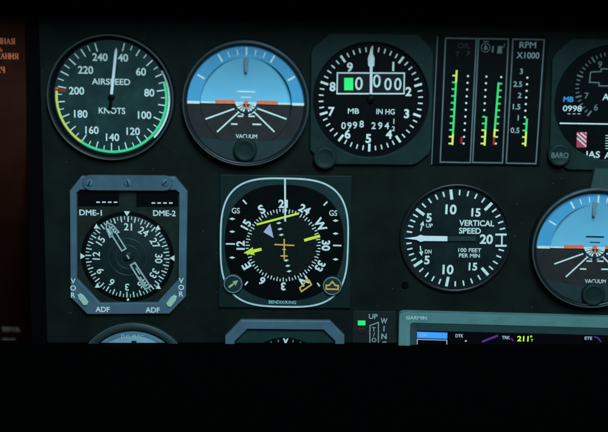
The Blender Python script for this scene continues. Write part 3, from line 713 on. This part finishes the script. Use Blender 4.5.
q.strip(I.loc(280.6, 256, z_), I.loc(287.6, 256.2, z_), 1.3, 4.4, z_ - .05); q.strip(I.loc(282.4, 249.5, z_), I.loc(286, 249.6, z_), 1.0, 4.4, z_ - .05)
I.part('aircraft_symbol', q, M['amber'])
q = MB(); q.strip(I.loc(285, 179, 5.8), I.loc(285.2, 221.6, 5.8), 1.6, 5.2, 5.8); I.part('lubber_line', q, M['needle'])
q = MB(); q.line(I.locs([(299.8, 288), (301.4, 291.6), (311.4, 284.8), (309.4, 280.6), (306.6, 279.4), (303.8, 284.2)], 4.2), 1.5, 3.7, 4.2, True); I.part('heading_bug', q, M['amber'])
q = MB(); q.text('BENDIX/KING', I.loc(282.4, 302.2, 3.5), 3.3, 3.6, bold=.02, width=27.5); I.part('maker_lettering', q, mat('cyan_lettering', (.28, .55, .52), .5, .2), parent=pl)
for x, y, kind in ((233, 284.2, 0), (332.2, 286.2, 1)):
    p = I.loc(x, y, 7); q = MB(); q.lathe(p, [(9.9, 3.2), (9.8, 6.4), (9.2, 7.0), (8.0, 7.0), (0, 6.7)], 48); kb = I.part('knob', q, M['hsi_mask'])
    q = MB(); q.lathe(p, [(8.2, 6.9), (8.4, 7.35), (9.3, 7.35), (9.6, 6.7)], 48); I.part('knob_ring', q, mat('knob_ring', (.12, .19, .17), .45, .3), parent=kb)
    q = MB()
    if kind == 0:
        q.strip((p[0] - 4.2, p[1] - 3.4), (p[0] + .5, p[1] + .4), 2.0, 6.7, 7.25)
        q.poly([(p[0] + 5.2, p[1] + 4.2), (p[0] - .6, p[1] + 2.9), (p[0] + 2.6, p[1] - 1.6)], 6.7, 7.25)
        I.part('arrow_mark', q, mat('arrow_green', (.36, .52, .20), .5, .2), parent=kb)
    else:
        q.line([(p[0] - 6, p[1] - 3.2), (p[0] + 6, p[1] - 3.2), (p[0] + 6, p[1] + .8), (p[0] + 3.2, p[1] + .8), (p[0], p[1] + 4.8), (p[0] - 3.2, p[1] + .8), (p[0] - 6, p[1] + .8)], 1.5, 6.7, 7.25, True)
        I.part('bug_mark', q, M['amber'], parent=kb)

# ------------------------------------------------------------------ vertical speed indicator
I = Inst('vertical_speed_indicator', 'round gauge marked VERTICAL SPEED with a white needle pointing left', 'gauge', 456, 238.5)
c = I.loc(456, 238.6)
round_bezel(I, I.loc(456, 238.8, 5), 52.8, 56.6, 5.0, .6, 'bezel', False)
q = MB(); q.disc(c, 54, -1, .8, 96); face = I.part('dial_face', q, mat('vsi_face', (.005, .014, .013), .5, .16, .6, 70))
q = MB()
def vang(v):
    for (a, va), (b, vb) in (((0, 0), (5, 35.8)), ((5, 35.8), (10, 81.5)), ((10, 81.5), (15, 132.5)), ((15, 132.5), (20, 175))):
        if a <= v <= b: return va + (vb - va) * (v - a) / (b - a)
for sg in (1, -1):
    for k in range(1, 20):
        a = 270 + sg * vang(k); mj = k % 5 == 0
        q.strip(pol(c, 40.5 if mj else 44.6, a), pol(c, 50.6 if mj else 50.0, a), 2.9 if mj else 1.5, .8, .95)
for y in (234.6, 245.8): q.strip(I.loc(495.4, y), I.loc(506.6, y), 2.0, .8, .95)
q.strip(I.loc(502, 234.6), I.loc(501.8, 245.8), 1.6, .8, .94)
I.part('tick_marks', q, M['white'], parent=face)
q = MB()
for s_, x, y, h in (('10', 451, 209.4, 9.4), ('15', 476, 212.4, 8), ('5', 429, 217.6, 8.4), ('20', 486.4, 239.2, 9.2), ('15', 473, 266.6, 7.6), ('10', 448, 269.6, 9.4), ('5', 427, 260, 8.4)):
    q.text(s_, I.loc(x, y), h, .95, bold=.03)
q.text('UP', I.loc(429.4, 225.6), 4, .95, bold=.015, width=6.6); q.text('DN', I.loc(428.2, 251.6), 4, .95, bold=.015, width=6.6)
q.text('VERTICAL', I.loc(459.2, 222.8), 5.7, .95, bold=.022, width=35, align='l'); q.text('SPEED', I.loc(459, 230.6), 5.7, .95, bold=.022, width=22, align='l')
q.text('100 FEET', I.loc(469.8, 250.2), 4, .95, bold=.014, width=23); q.text('PER MIN', I.loc(469.4, 255.6), 4, .95, bold=.014, width=21)
for a_, b_ in (((420.6, 231), (423.2, 221)), ((420.2, 246), (421.8, 256))):
    pa, pb = I.loc(*a_), I.loc(*b_); dx, dy = pb[0] - pa[0], pb[1] - pa[1]; L_ = math.hypot(dx, dy); dx /= L_; dy /= L_
    q.strip(pa, (pb[0] - dx * 4, pb[1] - dy * 4), 1.2, .8, .95)
    bx, by = pb[0] - dx * 4.6, pb[1] - dy * 4.6; q.poly([pb, (bx - dy * 2.2, by + dx * 2.2), (bx + dy * 2.2, by - dx * 2.2)], .8, .95)
I.part('numerals', q, M['white'], parent=face)
wz = 3.2; q = MB()
q.poly(I.locs([(404.6, 238.4), (416.5, 236.9), (420.5, 235), (424, 236), (447.4, 236.4), (447.4, 241.2), (424, 241), (420.5, 241.9), (416.5, 239.9)], wz), 2.3, wz); nd = I.part('needle', q, M['needle'])
q = MB(); q.poly(I.locs([(447.4, 236.5), (476, 236.6), (476, 241.2), (447.4, 241.1)], wz), 2.3, wz - .1); I.part('needle_tail', q, mat('tail_teal', (.018, .04, .036), .5, .2), parent=nd)
t = Inst('panel_screw', 'small dark screw in the panel below left of the vertical speed gauge', 'screw', 405, 285.4)
q = MB(); q.lathe(t.loc(405, 285.4, 0), [(3.8, 0), (3.7, .35), (2.9, .6), (0, .6)], 24); hd_ = t.part('head', q, M['frame_black'])
q = MB(); p = t.loc(405, 285.4, .6); q.strip((p[0] - 2.3, p[1] - 1.2), (p[0] + 2.3, p[1] + 1.2), .9, .5, .72); t.part('slot', q, M['black'], parent=hd_)

# ------------------------------------------------------------------ lower left turn gauge
I = Inst('turn_gauge', 'pale blue faced round gauge below the ADF compass, only its top arc showing', 'gauge', 134, 378)
c = I.loc(134, 378.5)
round_bezel(I, I.loc(134, 378.6, 4.5), 51.6, 59.2, 4.5, .6, 'bezel_teal')
q = MB(); q.lathe(c, [(51, .6), (50.5, 1.0), (47.6, 1.2)], 96); q.disc(c, 47.6, 0, 1.2, 96); face = I.part('dial_face', q, M['tc_face'])
q = MB(); q.arc(c, 34, 46, -52, 52, 1.1, 1.35, 40); I.part('light_band', q, M['tc_light'], parent=face)
q = MB(); q.text('D.C. ELEC.', I.loc(133, 336.6), 4.0, 1.5, bold=.02, width=24); I.part('lettering', q, mat('pale_teal_print', (.34, .55, .52), .5, .2), parent=face)
q = MB(); q.strip(I.loc(134, 341, 2), I.loc(134, 352, 2), 5, 1.4, 2.4); q.strip(I.loc(98, 379, 2), I.loc(170, 379, 2), 5, 1.4, 2.6); q.disc(I.loc(134, 379, 2), 6, 1.4, 2.8, 32)
I.part('aircraft_symbol', q, M['bezel'])

# ------------------------------------------------------------------ lower centre octagon gauge
I = Inst('course_indicator', 'blue octagon framed dial below the large compass gauge, mostly hidden by the added black block', 'gauge', 285, 378)
oc = [(240.5, 320.4), (330, 321.2), (344.5, 336), (344, 420), (329, 436), (239, 435), (224, 420), (225, 336.6)]
ic = [(247.5, 329.4), (323.5, 330.2), (335, 341.5), (334.5, 416), (323, 427), (245.5, 426), (234, 415), (234.6, 342)]
q = MB(); q.frame(I.locs(oc, 5), I.locs(ic, 5), 0, 5, 1.1); I.part('frame', q, M['steel_blue'])
q = MB(); q.poly(I.locs(ic, 1), -1, .8); I.part('back_plate', q, M['hsi_mask'])
c = I.loc(285, 380)
q = MB(); q.disc(c, 46, .5, 1.4, 80); face = I.part('dial_face', q, M['black'])
q = MB()
for k in range(36): 
    if k: q.strip(pol(c, 40 if k % 3 == 0 else 41.5, k * 10), pol(c, 44.5, k * 10), 1.1, 1.4, 1.55)
I.part('tick_marks', q, M['dim'], parent=face)
q = MB(); p = pol(c, 44.6, 0); q.poly([(p[0] - 2.8, p[1] + .6), (p[0] - 1.2, p[1] + .6), (p[0], p[1] - 2), (p[0] + 1.4, p[1] + .6), (p[0] + 2.8, p[1] + .6), (p[0] + .9, p[1] - 4), (p[0] + .7, p[1] - 9), (p[0] - .7, p[1] - 9), (p[0] - .9, p[1] - 4)], 1.4, 2.2)
I.part('index_pointer', q, M['needle'])

# ------------------------------------------------------------------ wing trim indicator
I = Inst('wing_trim_indicator', 'narrow plate lettered UP and WING with a lit green lamp beside the navigation unit', 'indicator', 374, 345)
q = MB(); q.plate(I.locs([(353, 311), (396, 311.5), (396, 420), (353, 420)], 1), 0, .8, .4); pt = I.part('plate', q, mat('trim_plate', (.010, .016, .013), .6, .18, .2, 100, .3, 2600))
q = MB(); q.plate(I.locs([(357.8, 320.8), (365.4, 320.8), (365.4, 325.4), (357.8, 325.4)], 1.4), .5, 2.0, .4); I.part('green_lamp', q, M['led_green'])
q = MB(); q.plate(I.locs([(357.8, 328.6), (365.4, 328.6), (365.4, 333.2), (357.8, 333.2)], 1.4), .5, 1.8, .4); I.part('unlit_lamp', q, mat('lamp_unlit', (.03, .016, .012), .4, .3))
q = MB(); q.text('UP', I.loc(373.2, 316.4, .9), 5, .98, bold=.02, width=9); q.line(I.locs([(369.9, 420), (369.9, 325.6), (378.4, 322.4), (378.4, 420)], .9), .9, .8, 1.0)
q.text('T', I.loc(373.8, 329.4, .9), 4.4, .98, bold=.015); q.text('/', I.loc(374, 334.6, .9), 4.4, .98, bold=.015); q.text('O', I.loc(374, 340, .9), 4.4, .98, bold=.015)
for s_, y in (('W', 320.8), ('I', 328.6), ('N', 336.4), ('G', 344.2)): q.text(s_, I.loc(384, y, .9), 5.6, .98, bold=.025, width=7.0 if s_ == 'W' else None)
I.part('lettering', q, mat('trim_print', (.34, .42, .38), .5, .2), parent=pt)

# ------------------------------------------------------------------ navigation unit
I = Inst('navigation_unit', 'teal bezelled navigation unit with a lit map screen along the lower right', 'radio', 520, 360)
def rrect(tl, tr, br, bl, r, wd):
    pts = I.locs([tl, tr, br, bl], wd); out = []
    for i in range(4):
        p, a, b = Vector(pts[i]), Vector(pts[i - 1]), Vector(pts[(i + 1) % 4])
        d1 = (a - p).normalized() * r; d2 = (b - p).normalized() * r
        for k in range(6):
            f = k / 5; out.append(tuple((p + d1) * (1 - f) ** 2 + p * 2 * f * (1 - f) + (p + d2) * f ** 2))
    return out
O1 = rrect((399, 312.8), (720, 321), (712, 440), (396.4, 440), 6, 10); I1 = rrect((410.4, 323.4), (707, 331.4), (700, 430), (408, 430), 4, 10)
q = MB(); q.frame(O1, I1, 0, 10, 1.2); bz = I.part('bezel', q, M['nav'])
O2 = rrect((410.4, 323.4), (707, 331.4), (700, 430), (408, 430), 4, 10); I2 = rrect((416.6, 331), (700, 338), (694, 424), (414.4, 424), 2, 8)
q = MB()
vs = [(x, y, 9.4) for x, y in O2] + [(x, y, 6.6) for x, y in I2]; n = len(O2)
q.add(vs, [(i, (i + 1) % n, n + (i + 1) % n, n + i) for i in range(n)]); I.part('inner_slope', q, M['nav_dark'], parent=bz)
q = MB(); q.line(I.locs([(408, 326.5), (406.2, 420)], 10.1), 4.2, 9.8, 10.4); I.part('side_strip', q, M['nav_pale'], parent=bz)
q = MB(); q.line(I.locs([(402, 313.6), (718, 321.4)], 10), .8, 9.4, 10.1); I.part('top_highlight', q, M['nav_pale'], parent=bz)  # thin pale line painting a highlight along the bezel's top edge
q = MB(); q.text('GARMIN', I.loc(416.4, 317.8, 10), 3.4, 10.12, bold=.03, width=21); I.part('maker_lettering', q, mat('maker_print', (.42, .60, .53), .5, .2), parent=bz)
q = MB(); q.poly(I2, 0, 6.5); sc = I.part('screen', q, M['screen'])
wz = 6.5
q = MB(); q.poly(I.locs([(417, 331.8), (447.4, 332.8), (447.2, 338.8), (416.9, 338)], wz), wz, wz + .1); I.part('blue_header', q, M['scr_blue'], parent=sc)
q = MB(); q.text('COM', I.loc(423, 335, wz), 2.6, wz + .2, width=7); q.line(I.locs([(417.4, 420), (417.2, 339.4), (446.8, 340.2), (446.6, 420)], wz), .8, wz, wz + .15)
I.part('screen_box', q, M['scr_white'], parent=sc); q = MB()
q.text('DTK', I.loc(459.4, 335.8, wz), 3.4, wz + .15, bold=.02, width=8); q.disc(I.loc(465.8, 341, wz), 1.0, wz, wz + .15, 12)
I.part('screen_lettering', q, M['scr_white'], parent=sc); q = MB(); q.text('TRK', I.loc(506, 337.6, wz), 3.4, wz + .15, bold=.02, width=8.4)
I.part('screen_lettering', q, M['scr_white'], parent=sc); q = MB(); q.text('ETE', I.loc(588.4, 338.2, wz), 3.2, wz + .15, bold=.02, width=7.6)
I.part('screen_lettering', q, M['scr_white'], parent=sc)
q = MB(); q.text('211', I.loc(517.2, 338.6, wz), 5.4, wz + .15, bold=.03, width=11.6, align='l'); q.text('°', I.loc(531, 338.2, wz), 5, wz + .15, bold=.02); q.text('T', I.loc(532, 340.4, wz), 2.6, wz + .15, bold=.02)
I.part('track_digits', q, M['scr_lime'], parent=sc)
q = MB(); q.strip(I.loc(482, 341.8, wz), I.loc(498, 335.6, wz), 2.2, wz, wz + .12); I.part('purple_track', q, M['scr_purple'], parent=sc); q = MB(); q.line(I.locs([(594, 336.6), (598, 338), (601, 342)], wz), 1.4, wz, wz + .12); I.part('purple_track', q, M['scr_purple'], parent=sc); q = MB()
q.strip(I.loc(511, 338.4, wz), I.loc(513.6, 341, wz), 1.4, wz, wz + .12); I.part('purple_track', q, M['scr_purple'], parent=sc)
